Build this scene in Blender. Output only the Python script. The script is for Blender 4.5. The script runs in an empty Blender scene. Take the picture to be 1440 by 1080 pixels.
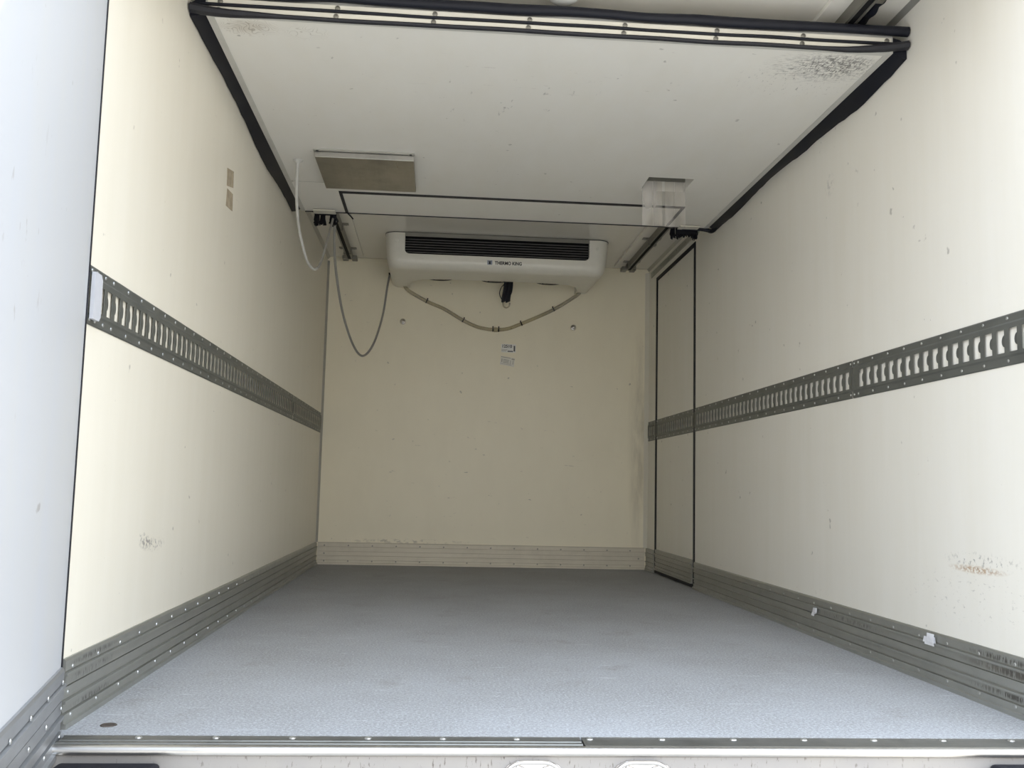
import bpy, bmesh, math, random
from mathutils import Vector, Matrix
random.seed(7)
S = bpy.context.scene
COL = S.collection
PI = math.pi

# ------------------------------------------------------------------ camera, sky, sun, exposure
cam_data = bpy.data.cameras.new('camera')
cam = bpy.data.objects.new('camera', cam_data); COL.objects.link(cam)
cam_data.sensor_fit = 'HORIZONTAL'; cam_data.sensor_width = 36.0
cam_data.lens = 1375.95 / 1440 * 36.0
cam_data.clip_start = 0.02
CR = [(0.996693, -0.077933, 0.023022), (0.075088, 0.991553, 0.105755), (-0.031069, -0.103677, 0.994126)]
m = Matrix.Identity(4)
for i in range(3):
    m[i][0] = CR[0][i]; m[i][1] = CR[2][i]; m[i][2] = -CR[1][i]
m[0][3], m[1][3], m[2][3] = 0.804223, 0.0, 0.54699
cam.matrix_world = m
S.camera = cam

world = bpy.data.worlds.new('sky'); S.world = world; world.use_nodes = True
wn = world.node_tree; wn.nodes.clear()
tcw = wn.nodes.new('ShaderNodeTexCoord'); sep = wn.nodes.new('ShaderNodeSeparateXYZ')
wn.links.new(tcw.outputs['Generated'], sep.inputs[0])
el = wn.nodes.new('ShaderNodeMapRange'); el.inputs[1].default_value = 0.0; el.inputs[2].default_value = 0.85
wn.links.new(sep.outputs[2], el.inputs[0])
# bright hazy sky: dimmer towards the horizon, brightest overhead
grad = wn.nodes.new('ShaderNodeMix'); grad.data_type = 'RGBA'
wn.links.new(el.outputs[0], grad.inputs[0])
grad.inputs[6].default_value = (1.00, 0.93, 0.82, 1)
grad.inputs[7].default_value = (1.52, 1.78, 2.18, 1)
bg = wn.nodes.new('ShaderNodeBackground'); bg.inputs['Strength'].default_value = 1.0
wn.links.new(grad.outputs[2], bg.inputs[0])
wo = wn.nodes.new('ShaderNodeOutputWorld')
wn.links.new(bg.outputs[0], wo.inputs[0])

sun_data = bpy.data.lights.new('sun', 'SUN'); sun_data.energy = 3.6; sun_data.angle = math.radians(0.6)
sun_data.color = (1.0, 0.91, 0.77)
sun = bpy.data.objects.new('sun', sun_data); COL.objects.link(sun)
# sunlight travels from beyond the cab towards the rear of the truck
sd = Vector((-0.10, -math.cos(math.radians(52)), -math.sin(math.radians(52))))
sun.rotation_euler = sd.to_track_quat('-Z', 'Y').to_euler()

S.view_settings.view_transform = 'Standard'; S.view_settings.look = 'None'
S.view_settings.gamma = 1.0; S.view_settings.use_curve_mapping = False
S.view_settings.exposure = 1.31

# ------------------------------------------------------------------ dimensions of the cargo box
W, YS, YB, H = 2.3, 2.23, 6.864, 2.143       # width, sill, bulkhead wall, ceiling
ZP = 1.99                                     # underside of the stowed partition

# ------------------------------------------------------------------ materials
def new_mat(name):
    mt = bpy.data.materials.new(name); mt.use_nodes = True
    nt = mt.node_tree
    return mt, nt, nt.nodes['Principled BSDF']

def N(nt, kind, **kw):
    n = nt.nodes.new(kind)
    for k, v in kw.items(): setattr(n, k, v)
    return n

def math_node(nt, op, a, b=None, clamp=False):
    n = nt.nodes.new('ShaderNodeMath'); n.operation = op; n.use_clamp = clamp
    for i, v in enumerate((a, b)):
        if v is None: continue
        if isinstance(v, (int, float)): n.inputs[i].default_value = v
        else: nt.links.new(v, n.inputs[i])
    return n.outputs[0]

def mixc(nt, fac, a, b):
    n = nt.nodes.new('ShaderNodeMix'); n.data_type = 'RGBA'
    for s, v in ((n.inputs[0], fac), (n.inputs[6], a), (n.inputs[7], b)):
        if isinstance(v, (int, float)): s.default_value = v
        elif isinstance(v, tuple): s.default_value = (*v, 1)
        else: nt.links.new(v, s)
    return n.outputs[2]

def pos_of(nt):
    return nt.nodes.new('ShaderNodeNewGeometry').outputs['Position']

def noise(nt, vec, scale, stretch=(1, 1, 1), detail=3.0, rough=0.55, off=(0, 0, 0)):
    mp = nt.nodes.new('ShaderNodeMapping'); mp.inputs['Scale'].default_value = stretch
    mp.inputs['Location'].default_value = off
    nt.links.new(vec, mp.inputs['Vector'])
    n = nt.nodes.new('ShaderNodeTexNoise'); n.inputs['Scale'].default_value = scale
    n.inputs['Detail'].default_value = detail; n.inputs['Roughness'].default_value = rough
    nt.links.new(mp.outputs[0], n.inputs['Vector'])
    return n.outputs['Fac']

def ramp(nt, fac, lo, hi):
    n = nt.nodes.new('ShaderNodeMapRange'); n.inputs[1].default_value = lo; n.inputs[2].default_value = hi
    n.clamp = True
    nt.links.new(fac, n.inputs[0]); return n.outputs[0]

def blob(nt, vec, c, r):
    a = nt.nodes.new('ShaderNodeVectorMath'); a.operation = 'SUBTRACT'; nt.links.new(vec, a.inputs[0]); a.inputs[1].default_value = c
    b = nt.nodes.new('ShaderNodeVectorMath'); b.operation = 'DIVIDE'; nt.links.new(a.outputs[0], b.inputs[0]); b.inputs[1].default_value = r
    d = nt.nodes.new('ShaderNodeVectorMath'); d.operation = 'LENGTH'; nt.links.new(b.outputs[0], d.inputs[0])
    return ramp(nt, d.outputs['Value'], 1.0, 0.35)

def mark(nt, col, vec, c, r, scale, lo, hi, colour, amount=0.8, stretch=(1, 1, 1)):
    k = ramp(nt, noise(nt, vec, scale, stretch, 4.0, 0.65, (c[0] * 3, c[1], c[2])), lo, hi)
    f = math_node(nt, 'MULTIPLY', math_node(nt, 'MULTIPLY', k, blob(nt, vec, c, r)), amount)
    return mixc(nt, f, col, colour)

def bump(nt, bsdf, height, dist=0.001, strength=0.3):
    b = nt.nodes.new('ShaderNodeBump'); b.inputs['Distance'].default_value = dist; b.inputs['Strength'].default_value = strength
    nt.links.new(height, b.inputs['Height']); nt.links.new(b.outputs[0], bsdf.inputs['Normal'])

def contour(nt, col, vec, c, r, scale, freq, colour, amount):
    """wavy ring-like rub marks: level lines of a noise field"""
    n_ = noise(nt, vec, scale, (1, 1, 1), 1.5, .5)
    w_ = math_node(nt, 'ABSOLUTE', math_node(nt, 'SINE', math_node(nt, 'MULTIPLY', n_, freq)))
    f = math_node(nt, 'MULTIPLY', math_node(nt, 'MULTIPLY', ramp(nt, w_, .45, .15), blob(nt, vec, c, r)), amount)
    return mixc(nt, f, col, colour)

def gelcoat(name, base, rough=0.38, grain=(1, 1, 1), marks=(), rings=(), fleck=True, yellow=(0.66, 0.60, 0.44)):
    mt, nt, p = new_mat(name); v = pos_of(nt)
    streak = noise(nt, v, 5.0, grain, 4.0, 0.6)
    col = mixc(nt, math_node(nt, 'MULTIPLY', ramp(nt, streak, 0.35, 0.8), 0.14), base, yellow)
    if fleck:
        f1 = ramp(nt, noise(nt, v, 21.0, (1, 1, 1), 2.0, 0.5), 0.735, 0.78)
        col = mixc(nt, math_node(nt, 'MULTIPLY', f1, 0.5), col, (0.20, 0.18, 0.15))
        f2 = ramp(nt, noise(nt, v, 46.0, (0.25 if grain[0] > 1 else 1, 0.3, 1.0), 3.0, 0.6, (3, 5, 1)), 0.74, 0.8)
        col = mixc(nt, math_node(nt, 'MULTIPLY', f2, 0.45), col, (0.3, 0.28, 0.25))
    for (c, r, sc, lo, hi, cc, am, st) in marks:
        col = mark(nt, col, v, c, r, sc, lo, hi, cc, am, st)
    for q in rings: col = contour(nt, col, v, *q)
    nt.links.new(col, p.inputs['Base Color'])
    p.inputs['Roughness'].default_value = rough
    p.inputs['Specular IOR Level'].default_value = 0.45
    bump(nt, p, noise(nt, v, 3.0, (1, 1, 1), 2.0), 0.004, 0.12)
    return mt

def metal(name, base, rough, metallic=0.9, brushed=None, marks=(), grime=0.25):
    mt, nt, p = new_mat(name); v = pos_of(nt)
    col = mixc(nt, math_node(nt, 'MULTIPLY', ramp(nt, noise(nt, v, 7.0, (1, 1, 1), 5.0, 0.65), 0.45, 0.75), grime), base,
               tuple(c * 0.5 for c in base))
    for (c, r, sc, lo, hi, cc, am, st) in marks:
        col = mark(nt, col, v, c, r, sc, lo, hi, cc, am, st)
    nt.links.new(col, p.inputs['Base Color'])
    p.inputs['Metallic'].default_value = metallic
    if brushed:
        b = noise(nt, v, 60.0, brushed, 3.0, 0.6)
        rr = nt.nodes.new('ShaderNodeMapRange'); rr.inputs[3].default_value = rough - 0.08; rr.inputs[4].default_value = rough + 0.12
        nt.links.new(b, rr.inputs[0]); nt.links.new(rr.outputs[0], p.inputs['Roughness'])
        bump(nt, p, b, 0.0006, 0.12)
    else:
        p.inputs['Roughness'].default_value = rough
    return mt

def plain(name, base, rough=0.5, metallic=0.0, var=0.15):
    mt, nt, p = new_mat(name); v = pos_of(nt)
    col = mixc(nt, ramp(nt, noise(nt, v, 30.0), 0.3, 0.75), base, tuple(c * (1 - var) for c in base))
    nt.links.new(col, p.inputs['Base Color'])
    p.inputs['Roughness'].default_value = rough; p.inputs['Metallic'].default_value = metallic
    if max(base) < .05: p.inputs['Specular IOR Level'].default_value = .25
    return mt

def clear(name, tint, body, rough=0.12, amount=0.35, grain=(1, 1, 1)):
    mt, nt, p = new_mat(name)
    out = nt.nodes['Material Output']
    p.inputs['Base Color'].default_value = (*body, 1); p.inputs['Roughness'].default_value = rough
    tr = nt.nodes.new('ShaderNodeBsdfTransparent'); tr.inputs[0].default_value = (*tint, 1)
    lw = nt.nodes.new('ShaderNodeLayerWeight'); lw.inputs[0].default_value = 0.35
    v = pos_of(nt)
    f = math_node(nt, 'ADD', math_node(nt, 'MULTIPLY', lw.outputs['Facing'], 0.35),
                  math_node(nt, 'MULTIPLY', ramp(nt, noise(nt, v, 5.0, grain, 0.0), 0.2, 0.9), amount * 1.6), True)
    mx = nt.nodes.new('ShaderNodeMixShader')
    nt.links.new(f, mx.inputs[0]); nt.links.new(tr.outputs[0], mx.inputs[1]); nt.links.new(p.outputs[0], mx.inputs[2])
    nt.links.new(mx.outputs[0], out.inputs['Surface'])
    return mt

CREAM = (0.850, 0.805, 0.690)
DARK = (0.10, 0.09, 0.08); RUST = (0.42, 0.26, 0.12)
M = {}
M['wall_left'] = gelcoat('white_gelcoat_left', CREAM, 0.36, (1, 2.2, .25), [
    ((0, 2.85, 0.372), (.1, .07, .02), 60, .47, .55, DARK, .75, (1, 1, 1)),
    ((0, 2.93, 0.362), (.1, .12, .022), 75, .52, .58, (0.2, 0.18, 0.16), .7, (1, 1, 1)),
    ((0, 2.82, 0.388), (.1, .05, .02), 70, .55, .6, DARK, .6, (1, 1, 1)),
    ((0, 5.1, 0.9), (.1, .5, .6), 40, .66, .72, DARK, .6, (1, .5, 1))])
M['wall_right'] = gelcoat('white_gelcoat_right', (0.85, 0.82, 0.745), 0.36, (1, 2.2, .25), [
    ((2.3, 2.63, 0.352), (.1, .16, .013), 70, .42, .55, RUST, .8, (1, 1, 2)),
    ((2.3, 2.60, 0.375), (.1, .22, .03), 60, .55, .62, DARK, .55, (1, 1, 1)),
    ((2.3, 2.65, 0.27), (.1, .5, .09), 55, .60, .68, (0.33, 0.31, 0.28), .5, (1, .7, 1.6)),
    ((2.3, 2.7, 1.1), (.1, .4, .10), 45, .68, .73, DARK, .6, (1, 1, 1)),
    ((2.3, 3.6, 1.75), (.1, .05, .05), 40, .5, .58, (0.3, 0.29, 0.28), .4, (1, 1, 1))])
M['wall_back'] = gelcoat('cream_gelcoat_back', (0.90, 0.835, 0.655), 0.4, (1.2, 1, .5), [
    ((0.6, 6.86, 0.165), (.5, .1, .02), 50, .5, .6, (0.26, 0.23, 0.18), .5, (.5, 1, 1)),
    ((2.24, 6.86, 0.9), (.09, .1, .9), 6, .35, .65, (0.42, 0.38, 0.28), .6, (2, 1, .4)),
    ((1.2, 6.86, 0.6), (1.0, .1, .5), 17, .67, .71, (0.25, 0.23, 0.19), .6, (.6, 1, 2.0))])
M['ceiling'] = gelcoat('white_gelcoat_ceiling', (0.84, 0.81, 0.74), 0.22, (1.5, .4, 1), fleck=False)
M['panel'] = gelcoat('white_gelcoat_partition', (0.83, 0.81, 0.755), 0.42, (1.5, .6, 1), [
    ((2.07, 3.10, 1.99), (.22, .14, .1), 95, .53, .60, DARK, .8, (.35, 1.6, 1)),
    ((2.11, 3.09, 1.99), (.17, .11, .1), 95, .52, .59, DARK, .85, (1.6, .35, 1)),
    ((2.12, 3.06, 1.99), (.13, .07, .1), 60, .5, .58, DARK, .7, (1, 1, 1)),
    ((2.02, 3.22, 1.99), (.25, .18, .1), 60, .61, .67, DARK, .5, (2, .6, 1)),
    ((0.165, 3.045, 1.99), (.10, .06, .1), 14, .3, .6, (0.55, 0.50, 0.42), .55, (1, 1, 1)),
    ((1.0, 3.5, 1.99), (.45, .3, .1), 26, .64, .70, (0.28, 0.27, 0.25), .6, (1, .35, 1)),
    ((1.15, 3.3, 1.99), (.9, .2, .1), 30, .66, .72, (0.35, 0.3, 0.27), .5, (.4, 2, 1))],
    rings=[((0.165, 3.045, 1.99), (.12, .07, .1), 13, 62, (0.30, 0.26, 0.19), .6), ((0.34, 3.06, 1.99), (.09, .06, .1), 13, 62, (0.36, 0.32, 0.26), .4)])
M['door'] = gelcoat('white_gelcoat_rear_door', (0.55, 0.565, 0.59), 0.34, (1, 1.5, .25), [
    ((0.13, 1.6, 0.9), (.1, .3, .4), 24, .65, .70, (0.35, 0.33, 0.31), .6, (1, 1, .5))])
scuff = (0.06, 0.048, 0.036)
M['alu'] = metal('ribbed_aluminium', (0.43, 0.43, 0.395), 0.42, 0.75, (1, .04, 1), [
    ((2.3, 2.42, 0.104), (.1, .30, .0145), 75, .42, .52, scuff, .75, (1, 1.8, .45)),
    ((2.3, 2.50, 0.133), (.1, .20, .011), 75, .45, .55, scuff, .75, (1, 1.8, .45)),
    ((2.3, 2.44, 0.045), (.1, .26, .011), 75, .45, .55, scuff, .75, (1, 1.8, .45)),
    ((2.3, 2.42, 0.104), (.1, .36, .0145), 5, .3, .6, (0.25, 0.22, 0.18), .6, (1, 1, 1)),
    ((0.0, 2.46, 0.136), (.1, .20, .009), 85, .44, .54, (0.10, 0.09, 0.08), .7, (1, 2.0, .5)),
    ((0.0, 2.44, 0.104), (.1, .22, .012), 85, .52, .60, (0.10, 0.09, 0.08), .6, (1, 2.0, .5)),
    ((0.0, 2.46, 0.040), (.1, .18, .010), 85, .47, .57, (0.10, 0.09, 0.08), .7, (1, 2.0, .5)),
    ((2.3, 3.45, 0.104), (.1, .35, .012), 85, .50, .58, (0.12, 0.11, 0.1), .6, (1, 1.6, .5))])
M['alu_back'] = metal('ribbed_aluminium_back', (0.62, 0.575, 0.475), 0.5, 0.4, (.04, 1, 1))
M['alu_door'] = metal('ribbed_aluminium_rear_door', (0.42, 0.43, 0.44), 0.40, 0.75, (1, .05, 1))
M['trim'] = metal('grey_trim', (0.47, 0.46, 0.42), 0.45, 0.5)
M['white_trim'] = gelcoat('white_trim', (0.72, 0.69, 0.60), 0.4, fleck=False)
M['edge'] = metal('painted_edge_profile', (0.60, 0.59, 0.55), 0.42, 0.2, grime=.3)
M['rail'] = metal('galvanised_rail', (0.165, 0.17, 0.155), 0.45, 0.5, (1, .1, 1), grime=.45)
M['rail_tab'] = metal('pressed_rail_tab', (0.15, 0.155, 0.145), 0.42, 0.55)
M['rivet'] = metal('bright_rivet', (0.50, 0.50, 0.48), 0.36, 0.85, grime=.5)
M['dark_rivet'] = metal('dull_rivet', (0.32, 0.31, 0.28), 0.4, 0.7)
M['track'] = metal('dull_steel_track', (0.25, 0.24, 0.21), 0.42, 0.7, (1, .05, 1))
M['steel'] = metal('brushed_stainless', (0.36, 0.34, 0.30), 0.30, 1.0, (1.0, .05, 1), [
    ((0.33, 4.32, 1.96), (.12, .1, .1), 12, .3, .7, (0.26, 0.245, 0.22), .7, (2, .4, 1)), ((0.47, 4.42, 1.96), (.25, .25, .1), 9, .45, .65, (0.46, 0.44, 0.40), .5, (1, .6, 1))], grime=.6)
M['bright_steel'] = metal('bright_stainless_lip', (0.50, 0.485, 0.45), 0.28, 1.0, grime=.4)
M['chrome'] = metal('cast_chrome', (0.72, 0.70, 0.68), 0.18, 1.0, grime=.35)
M['sill'] = metal('threshold_aluminium', (0.21, 0.205, 0.185), 0.45, 0.75, (.03, 1, 1), grime=.6)
M['nose'] = metal('polished_nosing', (0.62, 0.60, 0.57), 0.30, 0.9, grime=.25)
M['rubber'] = plain('black_rubber', (0.009, 0.010, 0.016), 0.5)
M['grey_rubber'] = plain('dusty_rubber', (0.028, 0.028, 0.033), 0.55)
M['felt'] = plain('black_bristles', (0.008, 0.008, 0.011), 0.9)
M['black'] = plain('black_void', (0.006, 0.006, 0.007), 0.8)
M['housing'] = plain('white_moulded_plastic', (0.80, 0.775, 0.69), 0.32, var=.04)
M['slat'] = plain('charcoal_louvre', (0.16, 0.155, 0.15), 0.42)
M['hose'] = clear('clear_hose', (0.86, 0.84, 0.78), (0.66, 0.63, 0.55), 0.25, .30)
M['pvc'] = clear('clear_strip_vinyl', (0.95, 0.94, 0.92), (0.80, 0.77, 0.74), 0.14, .26, (3, 1, 1))
M['cable'] = plain('grey_cable', (0.33, 0.32, 0.29), 0.45)
M['light_cable'] = plain('pale_cable', (0.60, 0.59, 0.55), 0.45)
M['paper'] = plain('white_sticker', (0.86, 0.85, 0.80), 0.5, var=.04)
M['old_paper'] = plain('faded_sticker', (0.80, 0.77, 0.68), 0.5, var=.06)
M['ink'] = plain('black_ink', (0.03, 0.03, 0.03), 0.5)
M['faded_ink'] = plain('faded_ink', (0.46, 0.43, 0.36), 0.5)
M['navy'] = plain('blue_grey_print', (0.35, 0.38, 0.45), 0.5)
M['tape'] = plain('tape_residue', (0.50, 0.42, 0.30), 0.75, var=.45)
M['scrap'] = plain('white_scrap', (0.86, 0.86, 0.88), 0.35)
M['lens'] = plain('white_lamp_lens', (0.84, 0.83, 0.80), 0.2, var=.03)
M['cap'] = plain('pale_grey_plate', (0.56, 0.57, 0.60), 0.4, var=.08)
M['drain'] = metal('rusty_drain', (0.12, 0.10, 0.085), 0.6, 0.5, grime=.6)
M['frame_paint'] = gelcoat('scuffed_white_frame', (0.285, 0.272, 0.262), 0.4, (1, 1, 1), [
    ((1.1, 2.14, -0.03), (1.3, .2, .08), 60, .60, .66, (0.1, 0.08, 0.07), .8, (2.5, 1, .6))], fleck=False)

mt, nt, p = new_mat('grey_antislip_resin'); v = pos_of(nt)
c = mixc(nt, ramp(nt, noise(nt, v, 2.2, (1, .8, 1), 5.0, .6), .35, .7), (0.350, 0.353, 0.355), (0.295, 0.293, 0.285))
c = mixc(nt, math_node(nt, 'MULTIPLY', ramp(nt, noise(nt, v, 150.0, (1, 1, 1), 3.0, .8), .48, .66), .6), c, (0.62, 0.64, 0.67))
c = mixc(nt, math_node(nt, 'MULTIPLY', ramp(nt, noise(nt, v, 130.0, (1, 1, 1), 3.0, .8, (4, 4, 4)), .52, .70), .55), c, (0.14, 0.14, 0.145))
c = mixc(nt, math_node(nt, 'MULTIPLY', ramp(nt, noise(nt, v, 4.2, (1, .7, 1), 6.0, .7, (9, 1, 2)), .58, .75), .5), c, (0.23, 0.215, 0.185))
c = mixc(nt, math_node(nt, 'MULTIPLY', ramp(nt, noise(nt, v, 26.0, (.25, 2.2, 1), 4.0, .7, (2, 7, 2)), .62, .70), .45), c, (0.66, 0.68, 0.70))
nt.links.new(c, p.inputs['Base Color']); p.inputs['Roughness'].default_value = .8; p.inputs['Specular IOR Level'].default_value = .12
bump(nt, p, noise(nt, v, 320.0, (1, 1, 1), 2.0), .0012, .35)
M['floor'] = mt

mt, nt, p = new_mat('pale_concrete'); v = pos_of(nt)
c = mixc(nt, ramp(nt, noise(nt, v, 1.5, detail=6), .3, .7), (0.42, 0.40, 0.36), (0.34, 0.32, 0.29))
nt.links.new(c, p.inputs['Base Color']); p.inputs['Roughness'].default_value = .85
M['concrete'] = mt

# ------------------------------------------------------------------ mesh helpers
def add_box(bm, x0, x1, y0, y1, z0, z1, bev=0.0, seg=2):
    vs = [bm.verts.new(q) for q in ((x0, y0, z0), (x1, y0, z0), (x1, y1, z0), (x0, y1, z0), (x0, y0, z1), (x1, y0, z1), (x1, y1, z1), (x0, y1, z1))]
    fs = [bm.faces.new([vs[i] for i in f]) for f in ((3, 2, 1, 0), (4, 5, 6, 7), (0, 1, 5, 4), (1, 2, 6, 5), (2, 3, 7, 6), (3, 0, 4, 7))]
    if bev:
        es = list({e for f in fs for e in f.edges})
        bmesh.ops.bevel(bm, geom=es, offset=bev, segments=seg, profile=.5, affect='EDGES')

def add_prism(bm, prof, fn, a0, a1):
    """closed 2-D profile extruded from a0 to a1; fn(u, v, a) -> xyz"""
    A = [bm.verts.new(fn(u, v, a0)) for u, v in prof]; B = [bm.verts.new(fn(u, v, a1)) for u, v in prof]
    n = len(prof)
    for i in range(n):
        j = (i + 1) % n
        bm.faces.new((A[i], A[j], B[j], B[i]))
    bm.faces.new(A[::-1]); bm.faces.new(B)

def smooth_path(pts, k=6):
    P = [Vector(q) for q in pts]; out = []
    for i in range(len(P) - 1):
        a, b, c, d = P[max(i - 1, 0)], P[i], P[i + 1], P[min(i + 2, len(P) - 1)]
        for s in range(k):
            t = s / k
            out.append(.5 * ((2 * b) + (c - a) * t + (2 * a - 5 * b + 4 * c - d) * t * t + (3 * b - a - 3 * c + d) * t ** 3))
    out.append(P[-1]); return out

def add_tube(bm, pts, r, seg=8, sx=1.0, sz=1.0):
    P = [Vector(q) for q in pts]; rings = []
    for i, q in enumerate(P):
        t = (P[min(i + 1, len(P) - 1)] - P[max(i - 1, 0)]).normalized()
        up = Vector((0, 0, 1)) if abs(t.z) < .9 else Vector((0, 1, 0))
        a = t.cross(up).normalized(); b = a.cross(t).normalized()
        rr = r(i / (len(P) - 1)) if callable(r) else r
        rings.append([bm.verts.new(q + rr * (a * math.cos(2 * PI * k / seg) * sx + b * math.sin(2 * PI * k / seg) * sz)) for k in range(seg)])
    for A, B in zip(rings, rings[1:]):
        for k in range(seg):
            bm.faces.new((A[k], A[(k + 1) % seg], B[(k + 1) % seg], B[k]))
    bm.faces.new(rings[0][::-1]); bm.faces.new(rings[-1])

def add_lathe(bm, prof, c, axis, seg=14):
    """prof = [(radius, height)] turned about axis through c"""
    ax = Vector(axis).normalized(); up = Vector((0, 0, 1)) if abs(ax.z) < .9 else Vector((1, 0, 0))
    a = ax.cross(up).normalized(); b = ax.cross(a); c = Vector(c); rings = []
    for r, h in prof:
        if r < 1e-6: rings.append([bm.verts.new(c + ax * h)])
        else: rings.append([bm.verts.new(c + ax * h + r * (a * math.cos(2 * PI * k / seg) + b * math.sin(2 * PI * k / seg))) for k in range(seg)])
    for A, B in zip(rings, rings[1:]):
        for k in range(seg):
            j = (k + 1) % seg
            if len(A) == 1 and len(B) == 1: continue
            if len(A) == 1: bm.faces.new((A[0], B[j], B[k]))
            elif len(B) == 1: bm.faces.new((A[k], A[j], B[0]))
            else: bm.faces.new((A[k], A[j], B[j], B[k]))
    if len(rings[0]) > 1: bm.faces.new(rings[0][::-1])
    if len(rings[-1]) > 1: bm.faces.new(rings[-1])

def grid_slab(bm, us, vs, empty, w0, w1, fn):
    """slab over a grid of cells, cells in `empty` left open"""
    cache = {}
    def V(i, j, k):
        if (i, j, k) not in cache: cache[(i, j, k)] = bm.verts.new(fn(us[i], vs[j], (w0, w1)[k]))
        return cache[(i, j, k)]
    nu, nv = len(us) - 1, len(vs) - 1
    full = lambda i, j: 0 <= i < nu and 0 <= j < nv and (i, j) not in empty
    for i in range(nu):
        for j in range(nv):
            if not full(i, j): continue
            bm.faces.new((V(i, j, 0), V(i, j + 1, 0), V(i + 1, j + 1, 0), V(i + 1, j, 0)))
            bm.faces.new((V(i, j, 1), V(i + 1, j, 1), V(i + 1, j + 1, 1), V(i, j + 1, 1)))
            if not full(i - 1, j): bm.faces.new((V(i, j, 0), V(i, j, 1), V(i, j + 1, 1), V(i, j + 1, 0)))
            if not full(i + 1, j): bm.faces.new((V(i + 1, j, 0), V(i + 1, j + 1, 0), V(i + 1, j + 1, 1), V(i + 1, j, 1)))
            if not full(i, j - 1): bm.faces.new((V(i, j, 0), V(i + 1, j, 0), V(i + 1, j, 1), V(i, j, 1)))
            if not full(i, j + 1): bm.faces.new((V(i, j + 1, 0), V(i, j + 1, 1), V(i + 1, j + 1, 1), V(i + 1, j + 1, 0)))

def world_loc(o):
    v = Vector((0, 0, 0))
    while o: v += o.location; o = o.parent
    return v

def obj(name, bm, mat, parent=None, smooth=False, label=None, kind=None, origin=None):
    """one mesh object; shapes are given in the coordinates of the cargo box"""
    off = world_loc(parent) if parent else Vector((0, 0, 0))
    base = Vector(origin) if origin else off
    bmesh.ops.recalc_face_normals(bm, faces=bm.faces)
    for vv in bm.verts: vv.co -= base
    me = bpy.data.meshes.new(name); bm.to_mesh(me); bm.free()
    me.materials.append(M[mat] if isinstance(mat, str) else mat)
    if smooth:
        me.shade_smooth()
        if hasattr(me, 'set_sharp_from_angle'): me.set_sharp_from_angle(angle=math.radians(40))
    o = bpy.data.objects.new(name, me); COL.objects.link(o)
    o.location = base - off
    if parent: o.parent = parent
    if label: o['label'] = label
    if kind: o['kind'] = kind
    return o

def empty(name, loc, label, cat, group=None):
    o = bpy.data.objects.new(name, None); COL.objects.link(o); o.empty_display_size = .1
    o.location = loc; o['label'] = label; o['category'] = cat
    if group: o['group'] = group
    return o

def tag(o, label, cat, group=None):
    o['label'] = label; o['category'] = cat
    if group: o['group'] = group
    return o

def struct(name, bm, mat, parent=None, smooth=False):
    return obj(name, bm, mat, parent, smooth, kind='structure')

B = bmesh.new
def box_obj(name, dims, mat, parent=None, bev=0.0, **kw):
    bm = B(); add_box(bm, *dims, bev=bev); return obj(name, bm, mat, parent, **kw)

def text_mesh(body, size, mat, fn, name, parent, width=None, bold=0.0):
    cu = bpy.data.curves.new(name, 'FONT'); cu.body = body; cu.size = size; cu.align_x = 'CENTER'; cu.align_y = 'CENTER'; cu.offset = bold
    cu.resolution_u = 3
    t = bpy.data.objects.new('lettering_source', cu); COL.objects.link(t)
    bpy.context.view_layer.update()
    me = bpy.data.meshes.new_from_object(t.evaluated_get(bpy.context.evaluated_depsgraph_get()))
    bpy.data.objects.remove(t); bpy.data.curves.remove(cu)
    bm = B(); bm.from_mesh(me); bpy.data.meshes.remove(me)
    xs = [q.co.x for q in bm.verts]; k = width / (max(xs) - min(xs)) if width else 1.0
    for q in bm.verts: q.co = Vector(fn(q.co.x * k, q.co.y))
    return obj(name, bm, mat, parent)

# ------------------------------------------------------------------ shell of the cargo box
bm = B(); add_box(bm, -40, 42, -45, 45, -1.25, -1.15); struct('ground', bm, 'concrete')
bm = B(); add_box(bm, 0, W, YS, YB, -.09, 0); floor = struct('floor', bm, 'floor')
bm = B(); add_box(bm, -.07, W + .07, 2.16, YB + .07, H, H + .08); ceiling = struct('ceiling', bm, 'ceiling')
bm = B(); add_box(bm, -.07, 0, 2.272, YB + .07, -.09, H); wall_left = struct('wall_left', bm, 'wall_left')
bm = B(); add_box(bm, 0, W, YB, YB + .07, -.09, H); wall_back = struct('wall_back', bm, 'wall_back')
DY0, DY1, DZ = 5.578, 6.612, 2.028             # side door opening
bm = B()
grid_slab(bm, [2.16, DY0, DY1, YB + .07], [-.09, 0, DZ, H], {(1, 1)}, W, W + .07, lambda u, v, w: (w, u, v))
wall_right = struct('wall_right', bm, 'wall_right')
# thin seam of the partition wall panels along the left-rear corner
def cove(name, x0, x1, y0, y1, z0, z1, mat):
    bm = B(); add_box(bm, x0, x1, y0, y1, z0, z1); return struct(name, bm, mat)
bm = B(); add_prism(bm, [(0, 0), (.018, 0), (0, .018)], lambda u, v, a: (u, a, H - v), 2.28, YB); struct('trim_1', bm, 'trim')
bm = B(); add_prism(bm, [(0, 0), (.014, 0), (0, .018)], lambda u, v, a: (W - u, a, H - v), 2.2, YB); struct('trim_2', bm, 'trim')
bm = B(); add_prism(bm, [(0, 0), (.015, 0), (.015, .002), (.002, .015), (0, .015)], lambda u, v, a: (u, YB - v, a), .15, H - .03); struct('trim_3', bm, 'trim')
bm = B(); add_prism(bm, [(0, 0), (.026, 0), (0, .026)], lambda u, v, a: (W - u, YB - v, a), .15, H - .03); struct('trim_4', bm, 'white_trim')
bm = B(); add_box(bm, .03, W - .03, YB - .004, YB, H - .034, H - .003, bev=.0015); struct('trim_5', bm, 'wall_back')

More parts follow.
